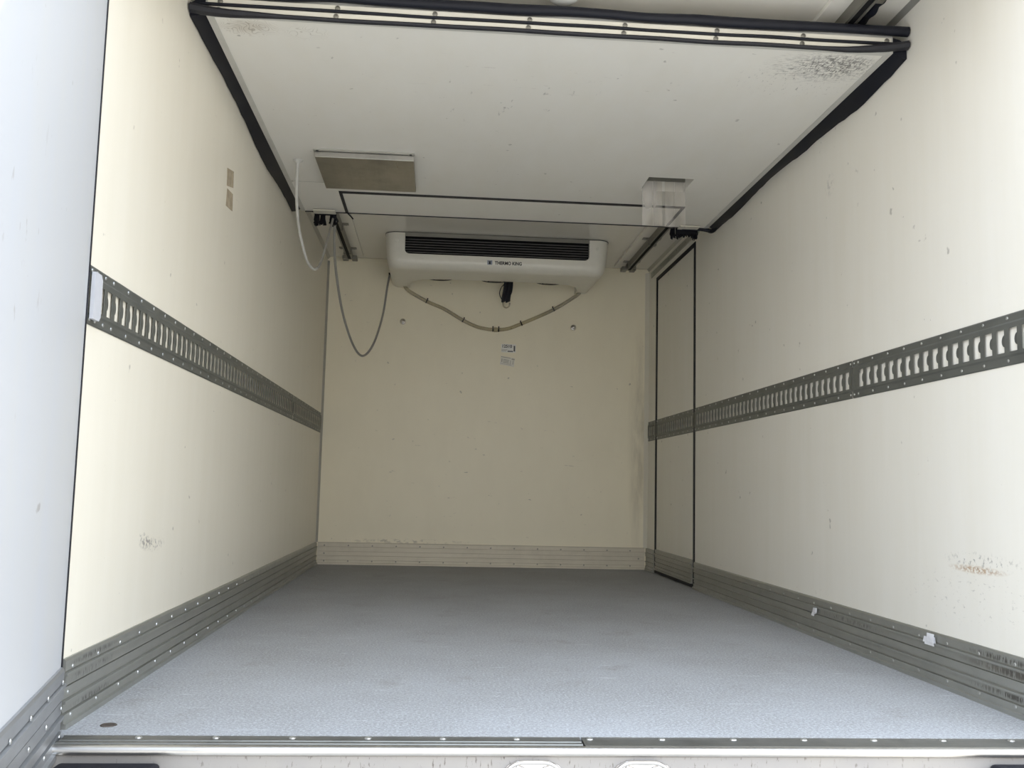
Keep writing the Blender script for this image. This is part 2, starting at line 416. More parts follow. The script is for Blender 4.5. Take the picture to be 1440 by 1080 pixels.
# ribbed kick plates: (height, distance from wall) of the extrusion
RIB = [(0, .0), (.0, .018), (.011, .018), (.013, .0105), (.0300, .0105), (.0310, .0035), (.0340, .0035), (.0350, .0075), (.053, .0075), (.0545, .0130), (.060, .0130), (.0610, .0045), (.0640, .0045), (.0650, .0070),
       (.0880, .0070), (.0890, .0030), (.0920, .0030), (.0930, .0100), (.1130, .0100), (.1145, .0140), (.120, .0140), (.1210, .0050), (.1235, .0050), (.1245, .0085), (.145, .0085), (.1507, .0050), (.1507, 0)]
def rib_prof(z0=0.0, zs=1.0): return [(d, z0 + z * zs) for z, d in RIB]
def rivet_bm(places, axis, r=.0055, h=.0028, seg=7):
    bm = B()
    for q in places: add_lathe(bm, [(r, 0), (r * .9, h * .6), (r * .45, h), (0, h)], q, axis, seg)
    return bm
def kick(name, fn, a0, a1, step, axis, ends=(), mat='alu'):
    bm = B(); add_prism(bm, rib_prof(), fn, a0, a1); o = struct(name, bm, mat)
    places = []; a = a0 + .045
    while a < a1 - .02:
        places += [fn(.0085, .129, a), fn(.0105, .024, a)]; a += step
    places += [fn(.0070, .075, e) for e in ends]
    obj('rivets', rivet_bm(places, axis), 'dark_rivet' if 'back' in name else 'rivet', o, kind='stuff')
    return o
L_FN = lambda u, v, a: (u, a, v); R_FN = lambda u, v, a: (W - u, a, v); B_FN = lambda u, v, a: (a, YB - u, v)
kick('baseboard_left', L_FN, 2.27, YB - .002, .166, (1, 0, 0), (2.30, 6.8))
kick('baseboard_right', R_FN, 2.235, DY0 - .004, .167, (-1, 0, 0), (2.28, 5.53))
kick('baseboard_right_end', R_FN, DY1 + .004, YB - .002, .1, (-1, 0, 0))
kick('baseboard_back', B_FN, .016, W - .016, .163, (0, -1, 0), (.06, W - .06), 'alu_back')

# ------------------------------------------------------------------ side door in the right wall
bm = B(); add_box(bm, W + .002, W + .065, DY0 + .036, DY1 - .034, .022, DZ - .026, bev=.003)
sdoor = struct('door_1', bm, 'wall_right')
sdoor['label'] = 'narrow white side door with black seals at the far end of right wall'
for (y0, y1, z0, z1) in ((DY0 + .001, DY0 + .036, .001, DZ - .001), (DY1 - .034, DY1 - .001, .001, DZ - .001),
                         (DY0 + .036, DY1 - .034, DZ - .026, DZ - .001), (DY0 + .036, DY1 - .034, .001, .022)):
    box_obj('door_gasket', (W - .004, W + .05, y0, y1, z0, z1), 'rubber', sdoor, bev=.003)
bm = B(); add_prism(bm, [(d - .002, .024 + z * .9) for z, d in RIB], R_FN, DY0 + .04, DY1 - .038)
obj('kick_plate', bm, 'alu', sdoor)
obj('rivets', rivet_bm([R_FN(.0068, z, DY0 + .09 + .16 * k) for k in range(6) for z in (.045, .138)], (-1, 0, 0)), 'rivet', sdoor, kind='stuff')
# aluminium lintel strip over the door
bm = B(); add_box(bm, W - .006, W, 5.50, 6.77, 2.058, 2.098, bev=.002); lintel = struct('trim_6', bm, 'alu')
obj('rivets', rivet_bm([(W - .006, 5.58 + .22 * k, 2.078) for k in range(6)], (-1, 0, 0)), 'dark_rivet', lintel, kind='stuff')

# ------------------------------------------------------------------ slotted cargo rails
ZL, ZH = .897, 1.034
def cargo_rail(y0, y1, side, label, first=None, off=0.0, group=None, gap=.03):
    """hat-shaped rail with real slots and half-round tabs; side +1 left wall, -1 right wall"""
    X = (lambda d: off + d) if side > 0 else (lambda d: W - off - d)
    root = empty('cargo_rail', (X(0), (y0 + y1) / 2, ZL), label, 'rail', group)
    F, T, PITCH, SW = .0062, .0012, .0574, .036
    zs = [ZL, ZL + .0035, ZL + .022, ZL + .027, .9326, .9946, ZH - .026, ZH - .021, ZH - .0035, ZH]
    dd = [.0012, .0035, .0035, F, F, F, F, .0035, .0035, .0012]
    if first is None: first = y0 + gap
    n = int((y1 - gap - SW - first) / PITCH) + 1
    bm = B()
    V = lambda d, y, z: bm.verts.new((X(d), y, z))
    def quad(a, b, c_, d): bm.faces.new((a, b, c_, d))
    # flanges and the two sloping flanks run the full length
    for lo, hi in ((0, 4), (5, 9)):
        A = [V(dd[i], y0, zs[i]) for i in range(lo, hi + 1)]; C = [V(dd[i], y1, zs[i]) for i in range(lo, hi + 1)]
        for i in range(len(A) - 1): quad(A[i], C[i], C[i + 1], A[i + 1])
    def bar(a, b):
        quad(V(F, a, zs[4]), V(F, b, zs[4]), V(F, b, zs[5]), V(F, a, zs[5]))
    edges = [y0]
    tabs = B()
    for k in range(n):
        s = first + k * PITCH; bar(edges[-1], s); edges.append(s + SW)
        # thickness of the punched edge
        for ya in (s, s + SW): quad(V(F, ya, zs[4]), V(F - T, ya, zs[4]), V(F - T, ya, zs[5]), V(F, ya, zs[5]))
        for za in (zs[4], zs[5]): quad(V(F, s, za), V(F, s + SW, za), V(F - T, s + SW, za), V(F - T, s, za))
        # half-round tab pressed in from the near edge
        zc = (zs[4] + zs[5]) / 2; R_ = .0160
        top = []; bot = []
        for j in range(9):
            a = -PI / 2 + PI * j / 8; e = R_ * math.cos(a)
            q = (s + e, zc + R_ * math.sin(a))
            sink = .0022 * (e / R_)
            top.append(tabs.verts.new((X(F - .0005 - sink), *q))); bot.append(tabs.verts.new((X(F - .002 - sink), *q)))
        tabs.faces.new(top); tabs.faces.new(bot[::-1])
        for j in range(8): tabs.faces.new((top[j], top[j + 1], bot[j + 1], bot[j]))
    bar(edges[-1], y1)
    obj('rail_body', bm, 'rail', root)
    obj('slot_tabs', tabs, 'rail_tab', root, kind='stuff')
    places = []; y = first - .012
    while y < y1 - .01:
        if y > y0 + .008: places += [(X(.0035), y, ZH - .0115), (X(.0035), y, ZL + .0125)]
        y += 2 * PITCH
    places += [(X(.0035), ye, z) for ye in (y0 + .012, y1 - .012) for z in (ZH - .0115, ZL + .0125)]
    obj('rivets', rivet_bm(places, (side, 0, 0), .0048, .0025), 'rivet', root, kind='stuff')
    return root
lr = cargo_rail(2.268, 5.50, 1, 'long grey slotted cargo rail along the left wall, with a pale end plate', first=2.328)
bm = B(); add_prism(bm, [(2.270, .909), (2.31, .909), (2.320, .919), (2.320, 1.006), (2.31, 1.018), (2.270, 1.018)], lambda u, v, a: (a, u, v), .0064, .0150)
obj('end_plate', bm, 'cap', lr, label='pale grey end plate')
obj('end_rivets', rivet_bm([(.0035, 2.282, ZH - .0115), (.0035, 2.312, ZH - .0115), (.0035, 2.372, ZH - .0115), (.0035, 2.282, ZL + .0125), (.0035, 2.372, ZL + .0125)], (1, 0, 0), .0048, .0025), 'rivet', lr, kind='stuff')
cargo_rail(5.506, YB - .03, 1, 'short slotted cargo rail at the far end of the left wall')
cargo_rail(2.2, 3.408, -1, 'nearest slotted cargo rail on the right wall, running out of the frame', first=2.2 + .0255)
cargo_rail(3.414, DY0 - .004, -1, 'middle slotted cargo rail on the right wall, ending at the side door', first=3.414 + .02)
cargo_rail(DY0 + .04, DY1 - .038, -1, 'short slotted cargo rail fixed across the narrow side door', off=-.002, gap=.02)
cargo_rail(DY1 + .004, YB - .03, -1, 'stub of slotted cargo rail between the side door and the back corner', gap=.02)

# ------------------------------------------------------------------ rear threshold
bm = B()
prof = [(2.23, -.001), (2.222, -.003), (2.2, -.003), (2.198, -.0055), (2.192, -.0055), (2.190, -.003), (2.178, -.003), (2.176, -.006), (2.171, -.006), (2.17, -.004),
        (2.166, -.004), (2.166, -.05), (2.23, -.05)]
add_prism(bm, prof, lambda u, v, a: (a, u, v), .03, 1.142)
sill = struct('trim_7', bm, 'sill')
bm = B(); add_prism(bm, [(2.23, -.001), (2.222, -.003), (2.166, -.003), (2.166, -.05), (2.23, -.05)], lambda u, v, a: (a, u, v), 1.146, W)
obj('threshold_plate', bm, 'sill', sill)
obj('rivets', rivet_bm([(.188 + .1625 * k, 2.219, -.003) for k in range(13)], (0, 0, 1), .008, .004, 8), 'rivet', sill, kind='stuff')
bm = B()
nose = [(2.165, -.004)] + [(2.158 + .0, -.004)] + [(2.158 - .010 * math.sin(a), -.014 + .010 * math.cos(a)) for a in [PI * k / 10 for k in range(0, 11)]] + [(2.165, -.024)]
add_prism(bm, nose, lambda u, v, a: (a, u, v), .03, W); struct('trim_8', bm, 'nose', smooth=True)
bm = B(); add_box(bm, -.06, W + .06, 2.158, 2.2, -.40, -.0245); rear_frame = struct('trim_9', bm, 'frame_paint')

# ------------------------------------------------------------------ rear door swung open on the left
hx, hy = .003, 2.262; ux, uy = .1886, -.982; nx, ny = .982, .1886
def D_(a, d, z): return (hx + ux * a + nx * d, hy + uy * a + ny * d, z)
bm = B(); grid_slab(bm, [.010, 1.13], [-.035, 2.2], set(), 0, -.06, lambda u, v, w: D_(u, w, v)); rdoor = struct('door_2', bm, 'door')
bm = B()
for q in ((0, .012, -.04, 2.2),): grid_slab(bm, [q[0], q[1]], [q[2], q[3]], set(), .002, -.055, lambda u, v, w: D_(u, w, v))
grid_slab(bm, [.0, 1.13], [-.052, -.034], set(), .003, -.055, lambda u, v, w: D_(u, w, v))
obj('door_gasket', bm, 'rubber', rdoor)
bm = B(); add_prism(bm, [(d, -.034 + z * 1.135) for z, d in RIB], lambda u, v, a: D_(a, u, v), .013, 1.12)
obj('kick_plate', bm, 'alu_door', rdoor)
obj('rivets', rivet_bm([D_(a, .0105, z) for a in [.04 + .166 * k for k in range(7)] for z in (.110, .055, -.004)], (nx, ny, 0), .0058, .003), 'rivet', rdoor, kind='stuff')

# door lock keepers and rubber buffers under the sill
def keeper(cx, label):
    k = empty('lock_keeper', (cx, 2.158, -.07), label, 'lock', 'lock keepers below the sill')
    bm = B(); pr = [(-.062, -.085), (.062, -.085), (.064, -.052), (.054, -.040), (.034, -.031), (-.034, -.031), (-.054, -.040), (-.064, -.052)]
    add_prism(bm, pr, lambda u, v, a: (cx + u, a, v), 2.158, 2.150)
    obj('base_plate', bm, 'chrome', k)
    bm = B()
    add_tube(bm, smooth_path([(cx - .060, 2.149, -.080), (cx - .058, 2.148, -.054), (cx - .036, 2.147, -.036), (cx, 2.147, -.0335), (cx + .036, 2.147, -.036), (cx + .058, 2.148, -.054), (cx + .060, 2.149, -.080)]), .0045, 8)
    obj('rim', bm, 'chrome', k, True)
    for s in (-1, 1):
        bm = B(); add_tube(bm, smooth_path([(cx + s * .034, 2.149, -.043), (cx + s * .022, 2.143, -.050), (cx + s * .012, 2.14, -.062), (cx + s * .012, 2.14, -.08)]), .006, 8)
        obj('hook', bm, 'chrome', k, True)
    for s in (-1, 1):
        bm = B(); add_lathe(bm, [(.010, 0), (.010, .004), (.007, .006), (.0055, .003), (0, .003)], (cx + s * .048, 2.150, -.054), (0, -1, 0), 12); obj('bolt', bm, 'chrome', k, True)
keeper(1.032, 'chrome lock keeper under the sill, left of the two')
keeper(1.268, 'chrome lock keeper under the sill, right of the two')
def buffer(x0, x1, zt, label):
    bm = B(); add_box(bm, x0, x1, 2.085, 2.157, zt - .12, zt, bev=.012, seg=3)
    o = obj('rubber_buffer', bm, 'rubber', smooth=True, origin=((x0 + x1) / 2, 2.12, zt - .06)); tag(o, label, 'buffer', 'rubber buffers on the rear frame')
buffer(.045, .255, -.036, 'long black rubber buffer below the sill beside the open rear door')
buffer(2.045, 2.27, -.035, 'black rubber buffer at the bottom right corner under the sill')

# floor drain
dr = empty('floor_drain', (.0945, 2.314, 0), 'small rusty round floor drain at the near left corner of the floor', 'drain')
bm = B(); add_lathe(bm, [(.0125, .0006), (.0165, .0022), (.0185, .0003)], (.0945, 2.314, 0), (0, 0, 1), 16); obj('rim', bm, 'drain', dr)
bm = B(); add_lathe(bm, [(.0124, .0004), (0, .0004)], (.0945, 2.314, 0), (0, 0, 1), 16); obj('drain_hole', bm, 'black', dr)
bm = B(); add_box(bm, .083, .106, 2.3125, 2.3155, .0005, .0016); obj('cross_bar', bm, 'drain', dr)

# ------------------------------------------------------------------ movable partition stowed under the ceiling
P = empty('partition_panel', (W / 2, 4.05, ZP), 'large white insulated partition stowed flat under the ceiling with black edge seals', 'partition')
PX0, PX1, PY0, PY1, PT = .048, 2.252, 2.962, 5.155, .065
FX0, FX1, FY0 = .282, 2.03, 4.772                   # hinged flap let into the far edge
HX0, HX1, HY0, HY1 = 1.745, 1.957, 4.334, 4.535     # hole with vinyl strips
bm = B()
grid_slab(bm, [PX0 + .022, FX0, HX0, HX1, FX1, PX1 - .022], [PY0 + .022, HY0, HY1, FY0, PY1], {(2, 1), (1, 3), (2, 3), (3, 3)}, ZP, ZP + PT, lambda u, v, w: (u, v, w))
obj('panel_board', bm, 'panel', P)
box_obj('flap_board', (FX0 + .016, FX1 - .016, FY0 + .030, PY1, ZP, ZP + PT), 'panel', P)
box_obj('flap_gasket', (FX0 + .0005, FX1 - .0005, FY0 + .0005, FY0 + .0295, ZP - .003, ZP + .05), 'rubber', P)
box_obj('flap_gasket', (FX0 + .0005, FX0 + .0155, FY0 + .0298, PY1 - .01, ZP - .003, ZP + .05), 'rubber', P)
box_obj('flap_gasket', (FX1 - .0155, FX1 - .0005, FY0 + .0298, PY1 - .01, ZP - .003, ZP + .05), 'rubber', P)
bm = B(); add_tube(bm, [(FX0 + .01, PY1 - .012, ZP - .004), (FX0 + .028, PY1 + .03, ZP - .014), (FX0 + .036, PY1 + .05, ZP - .02)], .004, 6); obj('gasket_end', bm, 'rubber', P)
box_obj('rear_edge_strip', (PX0 + .02, PX1 - .02, PY1 + .0005, PY1 + .008, ZP - .004, ZP + PT), 'grey_rubber', P)
bm = B(); add_box(bm, .07, .232, 4.6405, 4.643, ZP - .0008, ZP); obj('panel_seam', bm, 'trim', P)
# edge profiles with mitred corners
bm = B()
def edge_strip(a, b, c_, d): # four corners on the underside
    A = [bm.verts.new((q[0], q[1], ZP - .002)) for q in (a, b, c_, d)]; C = [bm.verts.new((q[0], q[1], ZP + PT)) for q in (a, b, c_, d)]
    bm.faces.new(A[::-1]); bm.faces.new(C)
    for i in range(4): bm.faces.new((A[i], A[(i + 1) % 4], C[(i + 1) % 4], C[i]))
e = .0225
edge_strip((PX0, PY0), (PX1, PY0), (PX1 - e, PY0 + e), (PX0 + e, PY0 + e)); obj('front_edge_profile', bm, 'edge', P)
bm = B(); edge_strip((PX0, PY0 + .001), (PX0 + e, PY0 + e + .001), (PX0 + e, PY1), (PX0, PY1)); obj('side_edge_profile', bm, 'edge', P)
bm = B(); edge_strip((PX1, PY0 + .001), (PX1, PY1), (PX1 - e, PY1), (PX1 - e, PY0 + e + .001)); obj('side_edge_profile', bm, 'edge', P)
# front face: seal bands and screwed clamping strips
YF = PY0
bm = B(); add_box(bm, .055, 2.245, YF - .006, YF - .0005, 2.019, 2.037, bev=.0015); obj('clamping_strip', bm, 'white_trim', P)
bm = B(); add_box(bm, .055, 2.25, YF - .006, YF - .0005, 1.992, 2.011, bev=.0015); obj('clamping_strip', bm, 'white_trim', P)
sp = [.09, .45, .754, 1.054, 1.36, 1.66, 1.945, 2.225]
scr = []
for x in sp:
    for z in (2.0265, 2.0000):
        bm = B(); add_lathe(bm, [(.0085, 0), (.0080, .0022), (.0045, .0032), (.0035, .0015), (0, .0015)], (x + (.004 if z > 2.01 else 0), YF - .006, z), (0, -1, 0), 10)
        obj('screw', bm, 'track', P)
def wavy(x0, x1, y, z, n, ay, az, seed):
    r = random.Random(seed); pts = []
    for i in range(n + 1):
        t = i / n
        pts.append((x0 + (x1 - x0) * t, y + ay * (r.random() - .5), z + az * (r.random() - .5)))
    return smooth_path(pts, 4)
bm = B(); add_tube(bm, wavy(-.0 + .004, W - .004, YF - .016, 2.054, 16, .006, .006, 3), lambda t: .0165 + .0015 * math.sin(19 * t), 10); obj('top_gasket', bm, 'rubber', P, True)
bm = B(); add_tube(bm, wavy(.02, 2.262, YF - .008, 2.0145, 16, .003, .0025, 5), .0060, 8, 1.3, .85); obj('middle_gasket', bm, 'rubber', P, True)
pl = wavy(.006, W - .006, YF - .008, 1.987, 14, .003, .0025, 8)
for q in pl:
    if q.x > 2.08: q.z += .022 * ((q.x - 2.08) / .21) ** 1.5; q.y -= .006 * (q.x - 2.08) / .21
    if q.x < .12: q.z += .012 * ((.12 - q.x) / .12) ** 1.5
bm = B(); add_tube(bm, pl, lambda t: .0068 + .009 * max(0, (t - .88) / .12) + .010 * max(0, (.12 - t) / .12), 8, 1.4, .95); obj('lower_gasket', bm, 'grey_rubber', P, True)
# side seals: soft lips filling the gap to the walls
def side_gasket(side):
    bm = B(); rr = random.Random(12 + side); rings = []
    n = 40
    for i in range(n + 1):
        t = i / n; y = PY0 + .0 + (PY1 - .02 - PY0) * t
        dip = .010 * math.sin(11 * t + side) * math.sin(3 * t) + .006 * (rr.random() - .5)
        if side > 0: dip -= .030 * math.exp(-((t - .16) / .10) ** 2) + .012 * math.exp(-((t - .05) / .04) ** 2)
        else: dip -= .020 * math.exp(-((t - .68) / .14) ** 2)
        inner = PX0 - .001 if side < 0 else PX1 + .001
        outer = .002 if side < 0 else W - .002
        mid = (inner + outer) / 2
        q = [(inner, ZP + .002), (mid, ZP - .010 + dip * .6), (outer, ZP - .012 + dip), (outer, ZP + .03), (mid, ZP + .045), (inner, ZP + .05)]
        rings.append([bm.verts.new((x, y, z)) for x, z in q])
    for A, C in zip(rings, rings[1:]):
        for k in range(6): bm.faces.new((A[k], A[(k + 1) % 6], C[(k + 1) % 6], C[k]))
    bm.faces.new(rings[0][::-1]); bm.faces.new(rings[-1])
    return obj('side_gasket', bm, 'rubber', P, True)
side_gasket(-1); side_gasket(1)
bm = B(); add_tube(bm, smooth_path([(2.288, 5.10, 1.990), (2.276, 5.15, 1.974), (2.25, 5.165, 1.982), (2.20, 5.165, 1.986), (2.11, 5.165, 1.984)]), lambda t: .013 - .004 * t, 8); obj('gasket_end', bm, 'rubber', P, True)
# white corner brackets with bristle seals
for i, (x0, x1) in enumerate(((.116, .232), (2.085, 2.195))):
    b_ = box_obj('bracket_plate', (x0, x1, PY1 - .055, PY1 + .012, ZP - .0105, ZP - .0045), 'white_trim', P, bev=.001)
    bm = B(); rr = random.Random(40 + i)
    cl = [(x0 + .014, .022, .062), (x0 + .046, .020, .060), (x1 - .016, .028, .064)] if i == 0 else [(x0 - .010, .045, .055), (x0 + .030, .05, .046), (x1 - .05, .05, .040), (x1 - .012, .03, .052)]
    for cx, w, ln in cl:
        for k in range(20):
            x = cx + (rr.random() - .5) * w; y = PY1 + .016 + rr.random() * .014
            add_tube(bm, [(x, y, ZP - .002), (x + (rr.random() - .5) * .012, y + .004, ZP - ln * .6), (x + (rr.random() - .5) * .022, y + .006, ZP - ln * (.8 + .4 * rr.random()))], .0032, 4)
    add_box(bm, x0 + .0, x1, PY1 + .012, PY1 + .03, ZP - (.013 if i == 0 else .034), ZP + .012)
    obj('bristle_seal', bm, 'felt', b_, kind='stuff')
# stainless pocket cover
cvx0, cvx1, cvy0, cvy1 = .237, .667, 4.185, 4.64
bm = B(); add_box(bm, cvx0, cvx1, cvy0, cvy1, ZP - .030, ZP - .006, bev=.002); cov = obj('cover_box', bm, 'steel', P, label='brushed stainless steel cover box')
bm = B(); add_box(bm, cvx0, cvx1, cvy0 - .003, cvy0 - .0005, ZP - .029, ZP - .007, bev=.0008); obj('folded_lip', bm, 'bright_steel', cov)
bm = B(); add_box(bm, cvx0 + .012, cvx1 - .012, cvy0 + .012, cvy1 - .01, ZP - .006, ZP - .0002); obj('shadow_gap_spacer', bm, 'trim', cov)
bm = B(); add_box(bm, cvx0 - .006, cvx1 + .004, cvy0 - .022, cvy0 + .004, ZP - .0045, ZP - .0005); obj('mounting_flange', bm, 'trim', cov)
for x in (cvx0 + .012, cvx1 - .014):
    bm = B(); add_lathe(bm, [(.006, 0), (.005, .003), (0, .003)], (x, cvy0 - .011, ZP - .0045), (0, 0, -1), 8); obj('screw', bm, 'ink', cov)
# vinyl strips hanging through the hole
HY = 4.50
for k in range(4):
    x0 = 1.749 + .052 * k; x1 = x0 + .0505
    if k == 1: x1 -= .006
    if k == 2: x0 += .005
    bm = B(); rows = []
    zb = ZP - .185 - (.004 if k > 1 else 0)
    for i in range(13):
        t = i / 12; z = ZP + .045 + (zb - ZP - .045) * t
        bow = .004 * math.sin(t * 3 + k) - .010 * t * t
        r_ = []
        for j in range(6):
            s = j / 5
            r_.append((x0 + (x1 - x0) * s, HY + bow + .0035 * math.cos((s - .5) * PI * (1 + .3 * k)) * (1 - .4 * t), z))
        rows.append([[bm.verts.new(q) for q in r_], [bm.verts.new((q[0], q[1] + .0015, q[2])) for q in r_]])
    for A, C in zip(rows, rows[1:]):
        for j in range(5):
            bm.faces.new((A[0][j], A[0][j + 1], C[0][j + 1], C[0][j])); bm.faces.new((A[1][j], C[1][j], C[1][j + 1], A[1][j + 1]))
        bm.faces.new((A[0][0], C[0][0], C[1][0], A[1][0])); bm.faces.new((A[0][5], A[1][5], C[1][5], C[0][5]))
    for R0 in (rows[0], rows[-1]):
        for j in range(5): bm.faces.new((R0[0][j], R0[1][j], R0[1][j + 1], R0[0][j + 1]))
    obj('vinyl_strip', bm, 'pvc', P, True, label='clear vinyl strip' if k == 0 else None)
box_obj('strip_clamp', (HX0 + .001, HX1 - .001, HY - .006, HY - .001, ZP + .036, ZP + PT - .001), 'track', P)
box_obj('hole_lid', (HX0 - .02, HX1 + .02, HY0 - .02, HY1 + .02, ZP + PT, ZP + PT + .004), 'trim', P)

# ------------------------------------------------------------------ ceiling tracks carrying the partition
def track(cx, s, y0, y1, label, brs):
    t = empty('ceiling_track', (cx, (y0 + y1) / 2, 2.11), label, 'track')
    bm = B()
    pr = [(-.020, 2.082), (-.011, 2.082), (-.011, 2.085), (-.017, 2.085), (-.017, 2.122), (.017, 2.122), (.017, 2.085), (.011, 2.085), (.011, 2.082), (.020, 2.082), (.020, 2.125), (-.020, 2.125)]
    add_prism(bm, pr, lambda u, v, a: (cx + u, a, v), y0, y1); obj('rail_body', bm, 'track', t)
    bm = B(); add_box(bm, cx - .0165, cx + .0165, y0 + .005, y1 - .005, 2.086, 2.121); obj('slot_shade', bm, 'black', t)  # black core in place of the shade inside the rail slot
    for y in brs:
        for q in (-1, 1):                           # a clamp on each side of the rail, bolted up
            lo_hi = lambda a_, b_: (cx + min(q * a_, q * b_), cx + max(q * a_, q * b_))
            bm = B()
            add_box(bm, *lo_hi(.0255, .058), y - .022, y + .022, 2.120, 2.1245)
            add_box(bm, *lo_hi(.021, .026), y - .0205, y + .0205, 2.078, 2.1246)
            add_box(bm, *lo_hi(.011, .0265), y - .020, y + .020, 2.0775, 2.0815)
            k = obj('bracket', bm, 'track', t)
            bm = B(); add_lathe(bm, [(.008, 0), (.007, .006), (0, .006)], (cx + q * .043, y, 2.12), (0, 0, -1), 8); obj('bolt', bm, 'dark_rivet', k)
    # bolted end stop
    for q in (-1, 1):
        bm = B(); add_box(bm, cx + q * .031 - .019, cx + q * .031 + .019, y1 - .01, y1 + .06, 2.083, 2.110, bev=.004); obj('end_stop', bm, 'track', t)
    bm = B(); add_box(bm, cx - .012, cx + .012, y1 + .001, y1 + .008, 2.084, 2.124); obj('end_cap', bm, 'track', t)
    bm = B(); add_box(bm, cx - .062, cx + .085 if s < 0 else cx + .062, y0, y1 + .1, 2.125, H - .0005) if s < 0 else add_box(bm, cx - .085, cx + .062, y0, y1 + .1, 2.125, H - .0005)
    obj('mounting_board', bm, 'ceiling', t)
track(.172, -1, 2.45, 6.66, 'grey steel ceiling track along the left side with clamped brackets', (2.7, 5.35, 5.89, 6.50))
track(2.112, 1, 2.45, 6.66, 'grey steel ceiling track along the right side above the side door', (2.7, 5.35, 5.93, 6.56))

# black webbing strap crumpled beside the right track
st = empty('strap', (2.16, 2.75, 2.12), 'crumpled shiny black strap under the ceiling beside the right track', 'strap')
bm = B(); rr = random.Random(4)
pts = [(2.163 + .003 * rr.random(), 2.5 + .05 * i, 2.108 + .006 * (rr.random() - .5)) for i in range(14)]
add_tube(bm, smooth_path(pts, 5), lambda t: .0135 + .003 * math.sin(60 * t), 8, 1.1, .8); obj('webbing', bm, 'rubber', st, True)
bm = B(); add_box(bm, 2.138, 2.166, 2.80, 2.85, 2.094, 2.100, bev=.002); obj('buckle', bm, 'bright_steel', st)

# ceiling lamp
lamp = empty('ceiling_lamp', (1.165, 2.962, H), 'small round white ceiling lamp just above the near edge of the partition', 'lamp')
bm = B(); add_lathe(bm, [(.062, 0), (.064, .006), (.060, .014), (.052, .016)], (1.165, 2.962, H - .0005), (0, 0, -1), 28); obj('lamp_rim', bm, 'housing', lamp, True)
bm = B(); add_lathe(bm, [(.052, .0), (.050, .018), (.040, .028), (.022, .034), (0, .035)], (1.165, 2.962, H - .014), (0, 0, -1), 28); obj('lamp_lens', bm, 'lens', lamp, True)

# ------------------------------------------------------------------ evaporator unit on the back wall
EV = empty('evaporator_unit', (1.157, 6.5, 1.92), 'white refrigeration evaporator with black louvres under the ceiling at the back', 'cooling unit')
FXL, FXR, FYF, RC = .440, 1.875, 6.088, .075
GX0, GX1, GZ0 = .567, 1.742, 2.004
def ev_outline(inset, shrink):
    xl, xr, yf, r = FXL + inset + shrink, FXR - inset - shrink, FYF + inset, max(RC - inset * .6, .02)
    o = [(xl, YB - .001)]
    for k in range(9):
        a = PI / 2 * k / 8; o.append((xl + r - r * math.cos(a), yf + r - r * math.sin(a)))
    o += [(GX0, yf), (GX0 + .03, yf), (GX1 - .03, yf), (GX1, yf)]
    for k in range(9):
        a = PI / 2 * k / 8; o.append((xr - r + r * math.sin(a), yf + r - r * math.cos(a)))
    o.append((xr, YB - .001)); return o
levels = [(H - .001, 0, 0, 0), (GZ0 + .03, 0, .009, 0), (GZ0, 0, .012, 0), (1.972, 0, .016, 0)]
for k in range(1, 8):
    a = PI / 2 * k / 7; levels.append((1.972 - .060 * math.sin(a), .060 * (1 - math.cos(a)), .018, math.sin(a)))
bm = B(); rings = []
for z, ins, shr, tl in levels:
    rings.append([bm.verts.new((x, y, z + tl * .030 * max(0, (y - 6.148)) / .716)) for x, y in ev_outline(ins, shr)])
n = len(rings[0]); gi = 10                     # index of (GX0, yf)
for li, (A, C) in enumerate(zip(rings, rings[1:])):
    for i in range(n - 1):
        if li < 2 and gi <= i < gi + 3: continue
        bm.faces.new((A[i], A[i + 1], C[i + 1], C[i]))
# small fillets in the lower corners of the opening
for xa, sg in ((GX0, 1), (GX1, -1)):
    cpt = (xa + sg * .03, GZ0 + .03)
    arc = [(cpt[0] - sg * .03 * math.cos(a), cpt[1] - .03 * math.sin(a)) for a in [PI / 2 * k / 6 for k in range(7)]]
    vs = [bm.verts.new((x, FYF, z)) for x, z in [(xa, GZ0)] + arc]
    bm.faces.new(vs)
    vs2 = [bm.verts.new((x, FYF + .03, z)) for x, z in arc]
    for k in range(6): bm.faces.new((vs[1 + k], vs[2 + k], vs2[k + 1], vs2[k]))
def q4(*q): bm.faces.new([bm.verts.new(v_) for v_ in q])
q4((GX0 + .03, FYF, GZ0), (GX1 - .03, FYF, GZ0), (GX1 - .03, FYF + .03, GZ0), (GX0 + .03, FYF + .03, GZ0))
for xa in (GX0, GX1): q4((xa, FYF, GZ0 + .03), (xa, FYF, H - .002), (xa, FYF + .03, H - .002), (xa, FYF + .03, GZ0 + .03))
# underside with the arch cut out towards the wall
bot = rings[-1]
zb = lambda y: 1.912 + .030 * max(0, y - 6.148) / .716
AX0, AX1, AY = .585, 1.757, 6.45
arch = [(AX1 - .0, YB - .001), (AX1 - .004, 6.70), (AX1 - .03, 6.58), (AX1 - .09, 6.50), (AX1 - .2, 6.462), (AX1 - .4, AY)]
arch += [(AX0 + .4, AY), (AX0 + .2, 6.462), (AX0 + .09, 6.50), (AX0 + .03, 6.58), (AX0 + .004, 6.70), (AX0, YB - .001)]
av = [bm.verts.new((x, y, zb(y))) for x, y in arch]
bm.faces.new(bot + av)
au = [bm.verts.new((x, y, 2.02)) for x, y in arch]
for i in range(len(av) - 1): bm.faces.new((av[i], av[i + 1], au[i + 1], au[i]))
obj('housing', bm, 'housing', EV, True)
box_obj('fan_deck', (AX0 - .02, AX1 + .02, 6.40, YB - .002, 2.019, 2.024), 'housing', EV)
box_obj('grille_backing', (GX0 - .01, GX1 + .01, FYF + .032, FYF + .036, GZ0 - .01, H - .003), 'black', EV)
